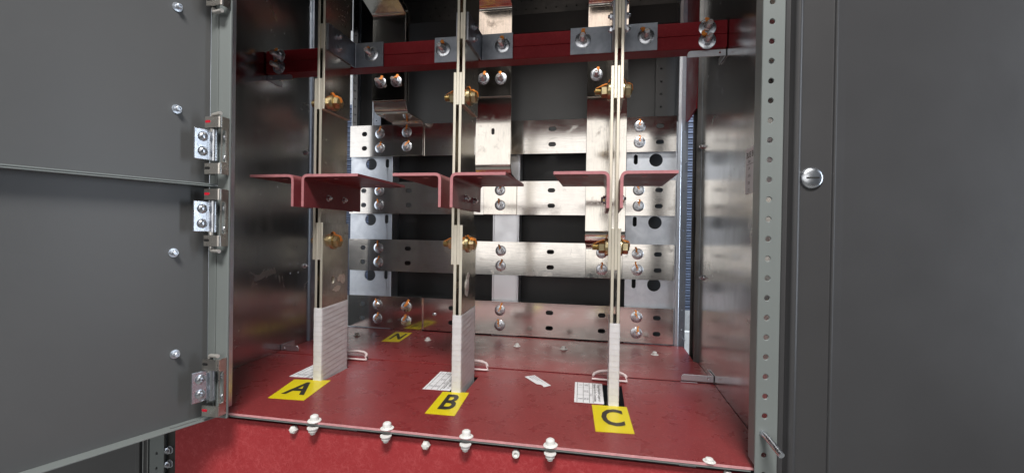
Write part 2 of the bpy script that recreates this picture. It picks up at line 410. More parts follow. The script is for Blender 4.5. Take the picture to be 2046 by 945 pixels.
# left rear post: perforated strips with a black sheet for the shaded hollow between
plate('frame_post', rect(-0.699, -0.686, .50, 1.15), [circ(-0.6925, 0.515 + 0.0225 * k, 0.0024, 8) for k in range(26)], .002, front(1.190), 'dark_steel', cab)
box('frame_post', -0.7015, -0.6992, 1.188, 1.230, .50, 1.15, 'galvanised', cab)
plate('frame_post', rect(-0.640, -0.618, .54, 1.15), [circ(-0.631, 0.588 + 0.0225 * k, 0.0022, 8) for k in range(24)], .002, front(1.20), 'galvanised_dull', cab)
box('frame_post', -0.6425, -0.6402, 1.197, 1.235, .54, 1.15, 'galvanised', cab)
box('back_panel', -0.686, -0.36, 1.262, 1.265, -.05, 1.15, 'dark_panel', cab)
box('back_panel', -0.358, 0.199, 1.262, 1.265, -.05, 1.15, 'dark_panel', cab)
box('dark_closure', -.699, -.6426, 1.228, 1.231, .50, 1.15, 'black_void', cab)  # black sheet standing in for the shade inside the channel
box('dark_closure', .1957, .2120, 1.233, 1.236, .57, 1.15, 'black_void', cab)  # black sheet added so the upper right gap reads dark
plate('back_strut', rect(0.1375, 0.1655, .53, 1.15), [circ(0.1512, 0.545 + 0.033 * k, 0.0028, 8) for k in range(18)], .003, front(1.245), 'dark_panel', cab)
box('bottom_panel', XL, XR, .61, 1.27, -.43, -.42, 'dark_panel', cab)
box('back_panel', XL, XR, 1.24, 1.25, -.42, -.02, 'dark_panel', cab)
box('dark_closure', XL - .002, XL, 1.057, 1.187, .842, 1.15, 'black_void', cab)  # black sheet over the upper left gap, its darkness put in as colour
box('roof_panel', XL, XR, .60, 1.27, 1.15, 1.16, 'dark_panel', cab)
# perforated strut under the roof
plate('roof_strut', rect(-0.62, 0.19, 0.893, 0.935), [circ(-0.58 + 0.0275 * k, 0.912, 0.0027, 8) for k in range(28)], .002, front(1.235), 'dark_steel', cab)
plate('roof_strut', rect(-0.62, 0.19, 0.866, 0.891), [circ(-0.566 + 0.0275 * k, 0.885, 0.0024, 8) for k in range(27)], .002, front(1.228), 'dark_steel', cab)
box('roof_strut', -0.62, 0.19, 1.215, 1.25, 0.815, 0.866, 'dark_panel', cab, .002)
# front frame: left post, right perforated post, bottom flange
g = G(); g.box(-0.5405, -0.5206, 0.560, 0.5640, 0.002, 1.15)
g.obj('front_post', 'gray_frame', cab, .0012)
box('front_post', -0.72, -0.548, 0.592, 0.600, 0.004, 1.15, 'galvanised', cab)
zs = [0.5463 + .0229 * 3 - 0.0229 * k for k in range(34)]
plate('front_post', rect(0.1822, 0.2062, -0.42, 1.15), [circ(0.1921, z, 0.0030, 14) for z in zs], .0025, front(0.575), 'gray_frame', cab, .0007)
box('front_post', 0.1822, 0.1848, 0.5776, 0.600, 0.006, 1.15, 'gray_frame', cab)
box('shade_crossbar', XL, XR, .590, .600, .72, .92, 'dark_panel', cab)  # unseen bar added to keep light off the rail and risers
g = G(); g.box(-0.5380, 0.1815, 0.5838, 0.5925, -0.0062, -0.0032); g.obj('sill_flange', 'gray_frame', cab, .0008)
# frame pieces seen under the left door
g = G(); g.box(-0.669, -0.6435, .603, .606, -.4, -.004); g.obj('frame_web', 'dark_steel', cab)
plate('front_post', rect(-0.6975, -0.6695, -.4, -.004), [circ(-0.6835, -0.0835 - 0.0235 * k, 0.0021, 10) for k in range(8)], .003, front(.598), 'gray_frame', cab, .0008)
g = G(); g.box(-0.7165, -0.6977, .604, .607, -.4, -.004); g.box(-.7245, -.7167, .598, .604, -.4, -.004); g.box(-1.3, -.7247, .606, .609, -.6, -.004)
g.obj('frame_web', 'gray_paint', cab, .0008)
for z in (-0.0775, -0.0995): bolt(cab, 'small', (-0.6635, .603, z), '-y', False)
# black hole in the dark behind the sill
# cable ties: a blue cable glimpsed through the left gap
tag(tube('blue_cable', [(-0.700, 1.215, 0.075), (-0.7005, 1.217, 0.11), (-0.7000, 1.215, 0.155)], 0.005, 'blue_plastic'), 'short piece of blue cable glimpsed in the left rear gap beside the bars', 'cable')

# ------------------------------------------------------------------ right cover of the next cubicle
cov = thing('cover_panel', 'grey painted cover panel with beaded edge right of the perforated post', 'panel', (0.4, 0.575, -0.4))
prof = [(0.2064, .5785), (0.2080, .5815), (0.2140, .5815), (0.2162, .5760), (0.2172, .5725), (0.2200, .5708), (0.2228, .5725), (0.2240, .5765), (0.2252, .5775), (0.2580, .5775), (0.2592, .5745), (0.2606, .5752), (0.2700, .5770), (0.80, .660)]
extrude_profile('panel_sheet', strip_ring(fillet(prof, .0012, 2), .0016), -0.45, 1.15, lambda a, b, d: (a, b, d), 'gray_cover_dimmed', cov, smooth=50)
V, Fc = lathe([(0.0122, 0), (0.0122, .0012), (0.0112, .0030), (0.0085, .0040), (0.0045, .0046), (0.0012, .0048)], 28)
ob = mk('screw_head', [(0.2367 + x, .5768 - z, 0.3420 + y) for x, y, z in V], Fc, 'zinc', cov, None, 60)
G().box(0.2300, 0.2434, .5716, .5729, 0.3412, 0.3428).obj('screw_slot', 'dark_steel', ob)
pin = tag(tube('latch_pin', [(0.1890, .590, .0455), (0.1900, .5745, .0455), (0.1915, .567, .0450), (0.1945, .556, .0415), (0.1985, .541, .0360)], 0.0034, 'zinc', None, 14), 'bent silver latch pin poking out of the perforated grey post', 'latch pin')

# ================================================================== RED BOARDS
sx = [(-0.5017, 0), (-0.2376, 0), (0.0258, 0)]
slots_ = [rect(c - 0.0165, c + 0.0165, .735, .846) for c, _ in sx]
slots_[0] = rect(-.5017 - .0165, -.5017 + .0110, .738, .838)
slots_[1] = rect(-.2376 - .0165, -.2376 + .0150, .738, .840)
slots_[2] = rect(0.0258 - 0.0165, 0.0258 + 0.0175, .738, .852)
ob = plate('floor_board', rect(-0.7015, 0.2120, YF + .0006, .897), slots_, .0030, flat(0), 'red_sheet', None, 0.0004)
G().box(-0.7015, 0.2120, YF, YF + .0006, -.0030, -.0001).obj('cut_edge', 'red_edge', ob)
tag(ob, 'red insulating floor board in front with three slots for the taped bars', 'floor board')
ob = plate('floor_board', [(-.7015, .893), (.2120, .900), (.2120, 1.035), (.2060, 1.045), (.2060, 1.180), (-.7015, 1.180)], [], .0012, flat(0.0014), 'red_sheet', None, 0.0003)
tag(ob, 'red insulating floor board at the rear reaching to the back bars', 'floor board')
ob = box('front_board', -0.6432, 0.2150, .5930, .5965, -0.42, -0.0130, 'red_apron', None, .0004)
tag(ob, 'bright red textured front board below the floor lip', 'front board')
ob = plate('rear_board', [(1.045, .625), (1.062, .555), (1.175, .553), (1.185, .56), (1.185, 1.0), (1.045, 1.0)], [], .004, side(0.2075, -1), 'red_rail', None, 0, 'red_rail')
tag(ob, 'dark red upright board with slanted bottom behind the right rail end', 'board')
# ------------------------------------------------------------------ nylon bolts and nuts
def nylon_mesh():
    V, Fc = lathe([(.0004, .0092), (.0036, .0090), (.0054, .0078), (.0058, .0062), (.0058, .0016), (.0090, .0014), (.0096, .0006), (.0092, 0), (.003, 0)], 20)
    return mesh_of('head', V, Fc, 'nylon', 45)
nh = nylon_mesh()
nn = mesh_of('nut', *lathe([(.0078, 0), (.0080, -.0014), (.0062, -.0024), (.0060, -.0060), (.0040, -.0066), (.0036, -.0098), (.0015, -.0110)], 16), 'nylon', 30)
cutn = mesh_of('nut', *lathe([(.0050, .0), (.0052, .003), (.0048, .0065), (.0030, .0068), (.0026, .0040)], 14), 'nylon', 30)
tips = mesh_of('nut', *lathe([(.0046, 0), (.0058, .0012), (.0062, .0040), (.0056, .0072), (.0035, .0092), (.001, .0097)], poly=6), 'nylon', 25)
where = ['leftmost', 'second from left', 'third from left', 'below the letter C side, fourth from left', 'rightmost']
lab = ['white nylon bolt on the floor lip in front of letter A', 'white nylon bolt on the floor lip between letters A and B', 'white nylon bolt on the floor lip just right of letter B',
       'white nylon bolt on the floor lip left of letter C', 'white nylon bolt on the floor lip by the right post']
for i, (x, y) in enumerate(((-.3985, .5862), (-.2860, .5862), (-.1717, .5862), (-.0583, .5862), (.1353, .5880))):
    t = thing('nylon_bolt', lab[i], 'bolt', (x, y, 0), 'white nylon bolts along the floor lip')
    for nm, me in (('head', nh), ('nut', nn)):
        if i == 4 and nm == 'nut': continue
        c = bpy.data.objects.new(nm, me); COL.objects.link(c); c.parent = t
        if i == 4: c.scale = (.8, .8, .5)
        if nm == 'nut': c.location = (0, -.0035, -.0076)
        else: c.rotation_euler = (random.uniform(-.06, .1), random.uniform(-.08, .08), random.uniform(0, 3))
lab = ['white nylon bolt head on the rear floor left of label N', 'white nylon bolt head on the rear floor right of label N', 'white nylon bolt head on the rear floor behind bar B, left of its neighbour',
       'white nylon bolt head on the rear floor left of bar C', 'white nylon bolt head on the rear floor right of bar C']
for i, (x, y) in enumerate(((-.618, 1.0857), (-.4203, 1.0807), (-.1919, 1.0775), (-.0799, 1.0772), (.1274, 1.080))):
    t = tag(link('nylon_bolt', nh), lab[i], 'bolt', 'white nylon bolts on the rear floor'); t.location = (x, y, .0016); t.rotation_euler = (0, 0, i); t.scale = (.92, .92, .82)
lab = ['white nylon nut on the front board left of the first lip bolt', 'white nylon nut on the front board between second and third lip bolts',
       'hollow cut white nylon stud on the front board between third and fourth lip bolts', 'white nylon nut on the front board at far right below the lip']
for i, (x, z) in enumerate(((-.4340, -.0175), (-.2300, -.0183), (-.1047, -.0175), (.1568, -.0160))):
    t = tag(link('nylon_nut', cutn if i == 2 else tips), lab[i], 'nut', 'white nylon nuts on the front board'); t.location = (x, .5930, z); t.rotation_euler = (PI / 2 + random.uniform(-.15, .1), 0, random.uniform(-.15, .15))

# ------------------------------------------------------------------ phase bars
T = 0.0050; Y0, Y1 = .7445, .8305
def slab(name, x0, z0, z1, parent, holes):
    o = plate(name, rect(Y0, Y1, z0, z1), holes, T, side(x0, 1), 'bus_phase', parent, 0.0, 'bus_edge')
    return bevel(o, .0007, 2)
def tape_wrap(c, parent, zt, slope):
    """overlapping turns of insulating tape, each turn a little step"""
    rd = random.Random(int(c * 1000)); n = 60; nz = 220; V = []; Fc = []
    hx, hy, cy = 1.5 * T + .0006, (Y1 - Y0) / 2 + .0008, (Y0 + Y1) / 2
    per = []
    base = rrect(-hx, hx, -hy, hy, .0018, 3)
    ring = []
    for i in range(len(base)):
        a = Vector(base[i]); b = Vector(base[(i + 1) % len(base)]); k = max(1, int((b - a).length / .006))
        for j in range(k): ring.append(a.lerp(b, j / k))
    m_ = len(ring); edges = [0]
    while edges[-1] < zt + .05: edges.append(edges[-1] + rd.uniform(.0085, .0098))
    tilt = [rd.uniform(.02, .07) for _ in edges]
    def wrapoff(p, z):
        s = (p.y + hy) / (2 * hy); best = 0
        for e, (a, tl) in enumerate(zip(edges, tilt)):
            if z >= a - .02 + tl * .05 * s + .006 * s * slope: best = e
        a = edges[best] - .02 + tilt[best] * .05 * s + .006 * s * slope
        return max(0.0, 1 - (z - a) / .0085)
    for iz in range(nz + 1):
        z = -.035 + (zt + .035) * iz / nz
        for p in ring:
            d = .0004 + .00026 * wrapoff(p, z) ** 2 + .00012 * math.sin(p.y * 90 + z * 210)
            nrm = Vector((p.x / hx if abs(p.x) > hx * .8 else 0, p.y / hy if abs(p.y) > hy * .95 else 0)); nrm = nrm.normalized() if nrm.length else nrm
            if z > zt - .0015: d = 0.0002
            zz = z + (slope * .004 * ((p.y + hy) / (2 * hy)) if iz == nz else 0)
            V.append((c + p.x + nrm.x * d, cy + p.y + nrm.y * d, zz))
    for iz in range(nz):
        for i in range(m_):
            j = (i + 1) % m_; Fc.append((iz * m_ + i, iz * m_ + j, (iz + 1) * m_ + j, (iz + 1) * m_ + i))
    # no cap: the bars pass through the roll; a rim closes it
    return mk('tape_wrap', V, Fc, 'tape', parent, None, 40)
phases = [('A', -.5017, 'left'), ('B', -.2376, 'middle'), ('C', .0258, 'right')]
BUS = {}
for nm, c, w_ in phases:
    t = thing('busbar', {'A': 'tall double busbar rising beside letter A, at left of the three phases', 'B': 'tall double busbar rising behind letter B, in the middle of the three phases',
                         'C': 'tall double busbar seen edge-on behind letter C, right of the three phases'}[nm], 'busbar', (c, .787, 0), 'three upright phase busbars')
    BUS[nm] = t
    h1 = [circ(.780, .2535, .007)]; h2 = [circ(.776, .513, .007)]
    extra = {'A': [slot(.779, .1805, .009, .013)], 'B': [circ(.770, .181, .0065)], 'C': []}[nm]
    top = {'A': .2875, 'B': .2862, 'C': .2845}[nm]; bot = {'A': .2200, 'B': .2184, 'C': .2172}[nm]
    mt = {'A': .5493, 'B': .5467, 'C': .5440}[nm]; ub = {'A': .4935, 'B': .4912, 'C': .4917}[nm]
    for k in (-1.5, .5): slab('lower_bar', c + k * T, -.05, top, t, h1 + extra)
    for k in (-2.5, -.5): slab('middle_bar', c + k * T, bot, mt, t, [circ(.780, .2535, .007)] + h2)
    for k in (-1.5, .5): slab('upper_bar', c + k * T, ub, 1.12, t, h2)
    tape_wrap(c, t, .1325, 1 if nm != 'C' else 0)
    for z, yb in ((.2535, .780), (.513, .776)):
        xr_ = c + (1.5 * T); xl_ = c - 2.5 * T
        bolt(t, 'gold', (xr_, yb, z), '+x', True, .45)
        bolt(t, 'gold_nut', (xl_, yb, z), '-x', True, -.6)
# splice spacers by the rail
for nm, c, _ in phases:
    box('spacer', c - .5 * T + .0002, c + .5 * T - .0002, .746, .829, .604, .649, 'bus_edge', BUS[nm])
# paint smear and hole mark on bars A and B
def smear(name, pts, x, mat, parent):
    plate(name, pts, [], .0002, side(x, 1), mat, parent)
plain('grease', (0.42, 0.35, 0.30), 0.6, 0, 0.25, 200)
rd = random.Random(4)
def blob(cx, cy, rx, ry, n, sd):
    q = random.Random(sd); return [(cx + rx * math.cos(2 * PI * i / n) * q.uniform(.5, 1.15), cy + ry * math.sin(2 * PI * i / n) * q.uniform(.5, 1.15)) for i in range(n)]
smear('stain', blob(.808, .181, .017, .010, 18, 3), -.5017 + 1.5 * T + .0003, 'grease', BUS['A'])
smear('stain', blob(.790, .163, .015, .007, 18, 5), -.5017 + 1.5 * T + .0003, 'grease', BUS['A'])
plain('pale_grease', (0.55, 0.53, 0.50), 0.5, 0, 0.15, 200)
V, Fc = lathe([(.0095, 0), (.0095, .0012), (.006, .002), (.0045, .002)], 18)
mk('grease_plug', [(-.2376 + 1.5 * T + z, .774 + x, .181 + y) for x, y, z in V], Fc, 'pale_grease', BUS['B'], None, 40)
smear('stain', [(.765, .165), (.778, .160), (.786, .172), (.787, .192), (.792, .197), (.782, .203), (.775, .199), (.764, .185)], -.2376 + 1.5 * T + .0003, 'pale_grease', BUS['B'])

# ------------------------------------------------------------------ red angle brackets on the bars
def bracket(nm, c, s, wf, label, ybk):
    xf = c + (.5 * T if s > 0 else -2.5 * T)          # bar face the leg is bolted to
    t = thing('angle_bracket', label, 'bracket', (xf, .78, .34), 'red angle brackets on the busbars')
    th = .0046; zt = .3685
    pts = fillet([(xf + s * th / 2, .3135), (xf + s * th / 2, zt - th / 2), (xf + s * wf, zt - th / 2)], .009, 6)
    extrude_profile('leg_and_flange', strip_ring(pts, th), .690, ybk, lambda a, b, d: (a, d, b), 'red_bracket', t, 'bracket_edge', 40, 0)
    for yy in (.7605, .8120): bolt(t, 'small', (xf + s * th, yy, .3328), '+x' if s > 0 else '-x', False)
    for yy, xx in ((.72, wf * .45), (.835, wf * .62)):
        V, Fc = lathe([(.0045, 0), (.0045, .0006), (.002, .0006)], 14)
        mk('lit_hole_disc', [(xf + s * xx + x, yy + y * .8, zt - th - z) for x, y, z in V], Fc, 'red_edge', t, None, 40)  # pale disc standing in for light seen through a drilled hole
    return t
bracket('A', -.5017, 1, .104, 'red angle bracket pointing right on busbar A', .876)
bracket('A', -.5017, -1, .086, 'red angle bracket pointing left on busbar A', .880)
bracket('B', -.2376, 1, .090, 'red angle bracket pointing right on busbar B', .862)
bracket('B', -.2376, -1, .083, 'red angle bracket pointing left on busbar B', .880)
bracket('C', .0258, 1, .082, 'red angle bracket pointing right on busbar C', .868)
bracket('C', .0258, -1, .084, 'red angle bracket pointing left on busbar C', .868)

# ------------------------------------------------------------------ red rail with its bolts, angles, end clips
rail = thing('rail', 'long dark red insulating rail crossing the cabinet behind the busbars', 'rail', (-.245, .86, .60))
box('rail_bar', XL + .003, XR - .001, .845, .880, .6260, .6495, 'red_rail', rail, .0012)
box('rail_bar', XL + .003, XR - .001, .8452, .880, .6025, .6256, 'red_rail', rail, .0012)
for x in (.1782, -.667):
    for z in (.6370, .6145): bolt(rail, 'rail', (x, .845, z), '-y', True, .25)
def rail_angle(xa, xb, xleg, s, xbolt, label, bl=True):
    t = thing('mounting_angle', label, 'bracket', (xbolt, .84, .6), 'galvanised angles on the red rail')
    g = G(); lo, hi = min(xa, xb), max(xa, xb)
    pts = fillet([(xleg, .7500), (xleg, .8425), (xb if s > 0 else xa, .8425)], .004, 5)
    extrude_profile('angle_plate', strip_ring(pts, .003), .6030, .6510, lambda a, b, d: (a, b, d), 'galvanised_dull', t, None, 40, .0003)
    bolt(t, 'rail', (xbolt, .841, .6275), '-y', True, .3)
    for z in (.6390, .6165) if bl else (.640,): bolt(t, 'small', (xleg + s * .0015, .781, z), '+x' if s > 0 else '-x', False)
    return t
cA, cB, cC = -.5017, -.2376, .0258
rail_angle(0, -.4300, cA + 1.5 * T + .0017, 1, -.4543, 'galvanised angle on the red rail right of busbar A')
rail_angle(-.3220, 0, cB - 1.5 * T - .0017, -1, -.3043, 'galvanised angle on the red rail left of busbar B')
rail_angle(0, -.1672, cB + 1.5 * T + .0017, 1, -.1866, 'galvanised angle on the red rail right of busbar B')
rail_angle(-.0590, 0, cC - 1.5 * T - .0017, -1, -.0362, 'galvanised angle on the red rail left of busbar C')
rail_angle(0, .0943, cC + 1.5 * T + .0017, 1, .0745, 'galvanised angle on the red rail right of busbar C')
bolt(BUS['C'], 'small', (cC - 1.5 * T, .775, .657), '-x', False)
ob = bolt(BUS['C'], 'small', (cC + 1.5 * T, .775, .657), '+x', True)
def clip(x0, x1, y, z, s, label):
    t = thing('support_clip', label, 'clip', ((x0 + x1) / 2, y, z), 'support clips on the side walls')
    out = rrect(x0, x1, z, z + .0115, .004, 3)
    a = [(x1, z), (x1, z + .0115), (x0 + .005, z + .0115), (x0 + .0018, z + .0098), (x0, z + .006), (x0, z)] if s > 0 else [(x0, z), (x0, z + .0115), (x1 - .005, z + .0115), (x1 - .0018, z + .0098), (x1, z + .006), (x1, z)]
    plate('tab', a, [circ(x1 - .010 if s > 0 else x0 + .010, z + .006, .0018, 10)], .0022, front(y), 'galvanised', t, .0004)
    xw = x1 if s > 0 else x0
    box('wall_flange', min(xw, xw - s * .0018), max(xw, xw - s * .0018), y + .0023, y + .045, z, z + .0115, 'galvanised', t, .0003)
clip(.1545, .2115, .8965, .0035, 1, 'galvanised clip standing on the red floor at the right wall')
clip(-.7010, -.6565, .9045, .0035, -1, 'galvanised clip standing on the red floor at the left wall')
clip(.1470, .2115, .8520, .5900, 1, 'galvanised clip under the right end of the red rail')
clip(-.7010, -.6420, .8520, .5900, -1, 'galvanised clip under the left end of the red rail')

# ------------------------------------------------------------------ horizontal back bars
YB = 1.180; zc = [.5265, .3670, .2070, .0485]
names = ['topmost long horizontal back bar, holding the short bent riser', 'second horizontal back bar from the top, level with the red brackets',
         'third horizontal back bar from the top, below the red brackets', 'lowest horizontal back bar, resting on the red floor edge']
HB = []
for k, z in enumerate(zc):
    a, b = z + .0200, z - .0200
    hol = [slot(-.6565, q, .016, .0125) for q in (a, b)] + [slot(-.1257, q, .0195, .0112) for q in (a, b)] + [slot(.1427, q, .0185, .0108) for q in (a, b)]
    if k in (1, 2): hol += [slot(-.5215, q, .018, .0118) for q in (a, b)]
    if k == 3: hol += [slot(.0080, q, .0185, .0110) for q in (a, b)] + [slot(-.392, q, .0185, .0110) for q in (a, b)]
    t = thing('back_bar', names[k], 'busbar', (-.26, YB, z - .044), 'horizontal back bars')
    HB.append(t)
    plate('bar', rect(-.7005, .1822, z - .0441, z + .0441), hol, .0062, front(YB), 'bus_horizontal', t, .0008)
    for q in (a, b):
        bolt(t, 'bus', (-.6090, YB, q)); bolt(t, 'bus', (.0935, YB, q))
        if k in (2, 3): bolt(t, 'bus', (-.2580, YB, q))
V, Fc = lathe([(.0050, 0), (.0050, .003), (.0035, .004), (.002, .004)], 12)
mk('stud', [(-.4412 + x, YB - z, .0487 + y) for x, y, z in V], Fc, 'zinc', HB[3], None, 40)

# ------------------------------------------------------------------ risers (offset flat bars) that stand on the back bars
def riser(label, c, hw, pad0, pad1, ztop, zlap, holes, padbolts, lapbolts, doubl=False, dx=0.0):
    t = thing('riser_bar', label, 'busbar', (c, 1.12, pad0), 'upright riser bars on the back bars')
    th = .0062; yp = YB - th / 2 - .0004; yr = 1.088
    pts = fillet([(yp, pad0), (yp, pad1 + .003), (yr + .01, pad1 + .010), (yr, pad1 + .030), (yr, zlap + .075)], .010, 6)
    o = extrude_profile('lower_bar', strip_ring(pts, th), c - hw, c + hw, lambda a, b, d: (d + dx * max(0, min(1, (YB - a) / .08)), a, b), 'bus_vertical', t, None, 40); bevel(o, .0007, 2, 60)
    c += dx
    y2 = yr - th - .0004
    pts = fillet([(y2, zlap), (y2, ztop), (y2 - .16, ztop + .05), (y2 - .16, 1.10)], .012, 6)
    o = extrude_profile('upper_bar', strip_ring(pts, th), c - hw, c + hw, lambda a, b, d: (d, a, b), 'bus_vertical', t, None, 40); bevel(o, .0007, 2, 60)
    if doubl:
        y3 = yr + th + .006
        pts = fillet([(y3, pad1 + .034), (y3, ztop + .012), (y3 - .16, ztop + .062), (y3 - .16, 1.10)], .012, 6)
        extrude_profile('inner_bar', strip_ring(pts, th), c - hw, c + hw, lambda a, b, d: (d, a, b), 'bus_vertical', t, None, 40)
    for q in padbolts: bolt(t, 'bus', (q[0], YB - th - .0004, q[1]))
    for q in lapbolts: bolt(t, 'rail', (q[0], y2 - th / 2, q[1]))
    for q in holes:
        plate('slot_hole', slot(q[0], q[1], .008, .0155), [], .0004, front(yr - th / 2 - .0005), 'black_void', t)
    return t
riser('short bent riser bar standing on the topmost back bar, behind busbar A', -.5230, .0450, .4824, .5725, .826, .607, [], [(-.5260, .5470), (-.5256, .5080)], [(-.5575, .6530), (-.5145, .6545)], True, -.013)
riser('broad bright riser bar right of busbar B, ending on the second back bar', -.2612, .0447, .3230, .4080, .824, .6055, [(-.2614, .5222)], [(-.2612, .3870), (-.2605, .3475)], [(-.2855, .6500), (-.2422, .6480)])
riser('broad bright riser bar behind busbar C, ending on the third back bar', .0112, .0462, .1630, .2440, .815, .5950, [], [(.0052, .2278), (.0058, .1860)], [(-.0140, .6460), (.034, .646)])
t = thing('neutral_bar', 'short dark bar at the floor by label N, bolted on the lowest back bar', 'busbar', (-.517, 1.175, 0))
box('bar', -.5600, -.4745, YB - .0066, YB - .0004, -.05, .0945, 'bus_vertical', t, .0008)
for z in (.0670, .0282): bolt(t, 'rail', (-.5200, YB - .0066, z))

# ------------------------------------------------------------------ floor labels, sheets, scrap
def quad(pts):
    """bilinear map from label coordinates (0..1) to the floor quad bl, br, tr, tl"""
    bl, br, tr, tl = [Vector(p) for p in pts]
    return lambda u, v: (bl * (1 - u) + br * u) * (1 - v) + (tl * (1 - u) + tr * u) * v
def letter_label(ch, pts, z, label, u0, hgt, wid, v0=.5, body=.94):
    t = thing('letter_label', label, 'label', ((pts[0][0] + pts[2][0]) / 2, (pts[0][1] + pts[2][1]) / 2, z), 'yellow letter labels on the red floor')
    plate('label_sheet', pts, [], .0003, flat(z + .0005), 'yellow_vinyl', t)
    M = quad(pts)
    def pl(x, y):
        q = M(u0 + x * wid, v0 + y * hgt); return (q.x, q.y, z + .0008)
    text('letter', ch, 1.0, pl, 'black_print', t, .024)
letter_label('A', [(-.5254, .6483), (-.4625, .6519), (-.4778, .7504), (-.5449, .7399)], 0, 'yellow label with black letter A on the red floor', .50, .86, .86)
letter_label('B', [(-.2550, .6470), (-.2084, .6480), (-.2149, .7480), (-.2605, .7420)], 0, 'yellow label with black letter B on the red floor', .52, .92, 1.02)
letter_label('C', [(-.0015, .6415), (.0515, .6455), (.0464, .7441), (-.0082, .7410)], 0, 'yellow label with black letter C on the red floor', .52, .86, .92)
letter_label('N', [(-.5270, 1.0419), (-.4820, 1.0480), (-.4918, 1.1503), (-.5395, 1.1490)], .0014, 'yellow label with black letter N on the rear red floor', .52, .86, .92)

def torque_sheet(pts, label):
    z = 0.0; t = thing('torque_sheet', label, 'paper sheet', (pts[0][0], pts[0][1], 0), 'printed torque sheets on the red floor')
    plate('sheet', pts, [], .0002, flat(.0004), 'paper', t)
    M = quad(pts); g = G()
    def line(u0, v0, u1, v1, wd):
        a, b = M(u0, v0), M(u1, v1); d = (b - a).normalized(); n = Vector((-d.y, d.x)) * wd / 2; k = len(g.v)
        g.v += [(p.x, p.y, .0006) for p in (a - n, b - n, b + n, a + n)]; g.f.append((k, k + 1, k + 2, k + 3)); g.m.append(0)
    for u in (.095, .305, .52, .64): line(u, 0.01, u, .99, .0007)
    for v in (.72, .36): line(.095, v, .52, v, .0005)
    line(.52, .72, .64, .72, .0005)
    g.obj('table_lines', 'black_print', t)
    def vt(s, u, v, size, sx=1.0, mt='black_print', bold=0.0):
        # text runs from the back towards the camera, letter tops to the right
        L_ = (Vector(pts[3]) - Vector(pts[0])).length; W_ = (Vector(pts[1]) - Vector(pts[0])).length
        text('print', s, size, lambda x, y: (*M(u + y / W_, v - x / L_), .0006), mt, t, bold, 'CENTER', sx=sx)
    vt('Torque Values for Copper or', .865, .52, .0070, 1.02, 'black_print', .002)
    vt('Aluminum Bus Bar Connections', .72, .52, .0070, .98, 'black_print', .002)
    vt('Torque', .58, .38, .0048, 1, 'grey_print')
    for u, v, s in ((.455, .86, 'Bolt'), (.39, .86, 'Size'), (.455, .54, 'in-lb'), (.375, .54, 'max'), (.455, .18, 'ft-lb'), (.375, .18, 'max'), (.20, .86, '1/2'), (.235, .18, '50'), (.165, .18, '65')):
        vt(s, u, v, .0058, 1, 'grey_print', .005)
    return t
torque_sheet([(-.5660, .7527), (-.5130, .7550), (-.5150, .8380), (-.5679, .8350)], 'printed white torque sheet on the floor left of busbar A, half hidden')
torque_sheet([(-.2993, .7469), (-.2500, .7490), (-.2530, .8500), (-.3034, .8493)], 'printed white torque sheet on the floor left of busbar B')
torque_sheet([(-.0368, .7464), (.0112, .7480), (.0085, .8487), (-.0407, .8483)], 'printed white torque sheet with table on the floor left of busbar C')
sc = thing('paper_scrap', 'torn white scrap of printed paper lying between busbars B and C', 'paper scrap', (-.11, .835, 0))
sp = [(-.1368, .8550), (-.1194, .8687), (-.0818, .8156), (-.0900, .8078), (-.0942, .8050), (-.0965, .8125), (-.1010, .8170), (-.1085, .8180)]
plate('scrap_sheet', sp, [], .0002, flat(.0010), 'paper', sc)
dv = (Vector((-.0818, .8156)) - Vector((-.1194, .8687))).normalized(); nv = Vector((dv.y, -dv.x)) * -1
for k, (s, ln) in enumerate((('Apply conductive compound to the contact', .9), ('surfaces before tightening bolts', .7), ('Retighten and mark', .45))):
    p0 = Vector((-.1205, .8650)) + Vector((-.0035, -.0030)) * (k + .2)
    text('print', s, .0042, (lambda x, y, p0=p0: (p0.x + dv.x * x * .55 - dv.y * y * -1 * -1 * 1, p0.y + dv.y * x * .55 + dv.x * y, .0012)), 'grey_print', sc, 0, 'LEFT')

# ------------------------------------------------------------------ small arched loops behind the slots
def loop(c, label, y=.872):
    t = thing('edge_loop', label, 'edge guard', (c, y, 0), 'arched guards behind the floor slots')
    box('guard_block', c - .032, c + .030, y, y + .010, .0005, .0075, 'red_bracket', t, .0008)
    pts = []
    for i in range(15):
        a = PI * i / 14; pts.append((c + .030 * math.cos(a), y + .002 + .020 * math.sin(a), .0095 + .004 * math.sin(a)))
    tube('arch', [(pts[0][0], pts[0][1], .002)] + pts + [(pts[-1][0], pts[-1][1], .002)], .0028, 'pale_rim', t, 10)
    tube('guard_lip', [(c - .033, y - .0005, .0035), (c, y - .0008, .0032), (c + .031, y - .0005, .0030)], .0020, 'pale_rim', t, 8)
loop(-.511, 'small pale arched guard on the floor behind busbar A', .880)
loop(-.245, 'small pale arched guard on the floor behind busbar B', .872)
loop(.0225, 'small pale arched guard with red block behind busbar C', .866)

# ------------------------------------------------------------------ sticker on the right wall
st = thing('wall_sticker', 'white bolt torque sticker on the right wall, cut off by the perforated post', 'sticker', (XR, .69, .37))
xs = XR - .0006
plate('sticker_sheet', [(.732, .4030), (.732, .3365), (.610, .3395), (.610, .4040)], [], .0003, side(XR - .0004, -1), 'paper', st)
fa = lambda u0, z0: (lambda x, y: (XR - .0010, u0 - x, z0 + y))
text('print', 'BUS BOLT TORQUE', .0120, fa(.7280, .3925), 'black_print', st, .012, 'LEFT')
for k, s in enumerate(('Size', '1/4', '5/16', '3/8', '1/2')):
    text('print', s, .0066, fa(.7200, .3835 - .0105 * k), 'grey_print', st, .01, 'LEFT')
G().box(XR - .00105, XR - .0008, .625, .726, .3790, .3794).obj('table_lines', 'black_print', st)

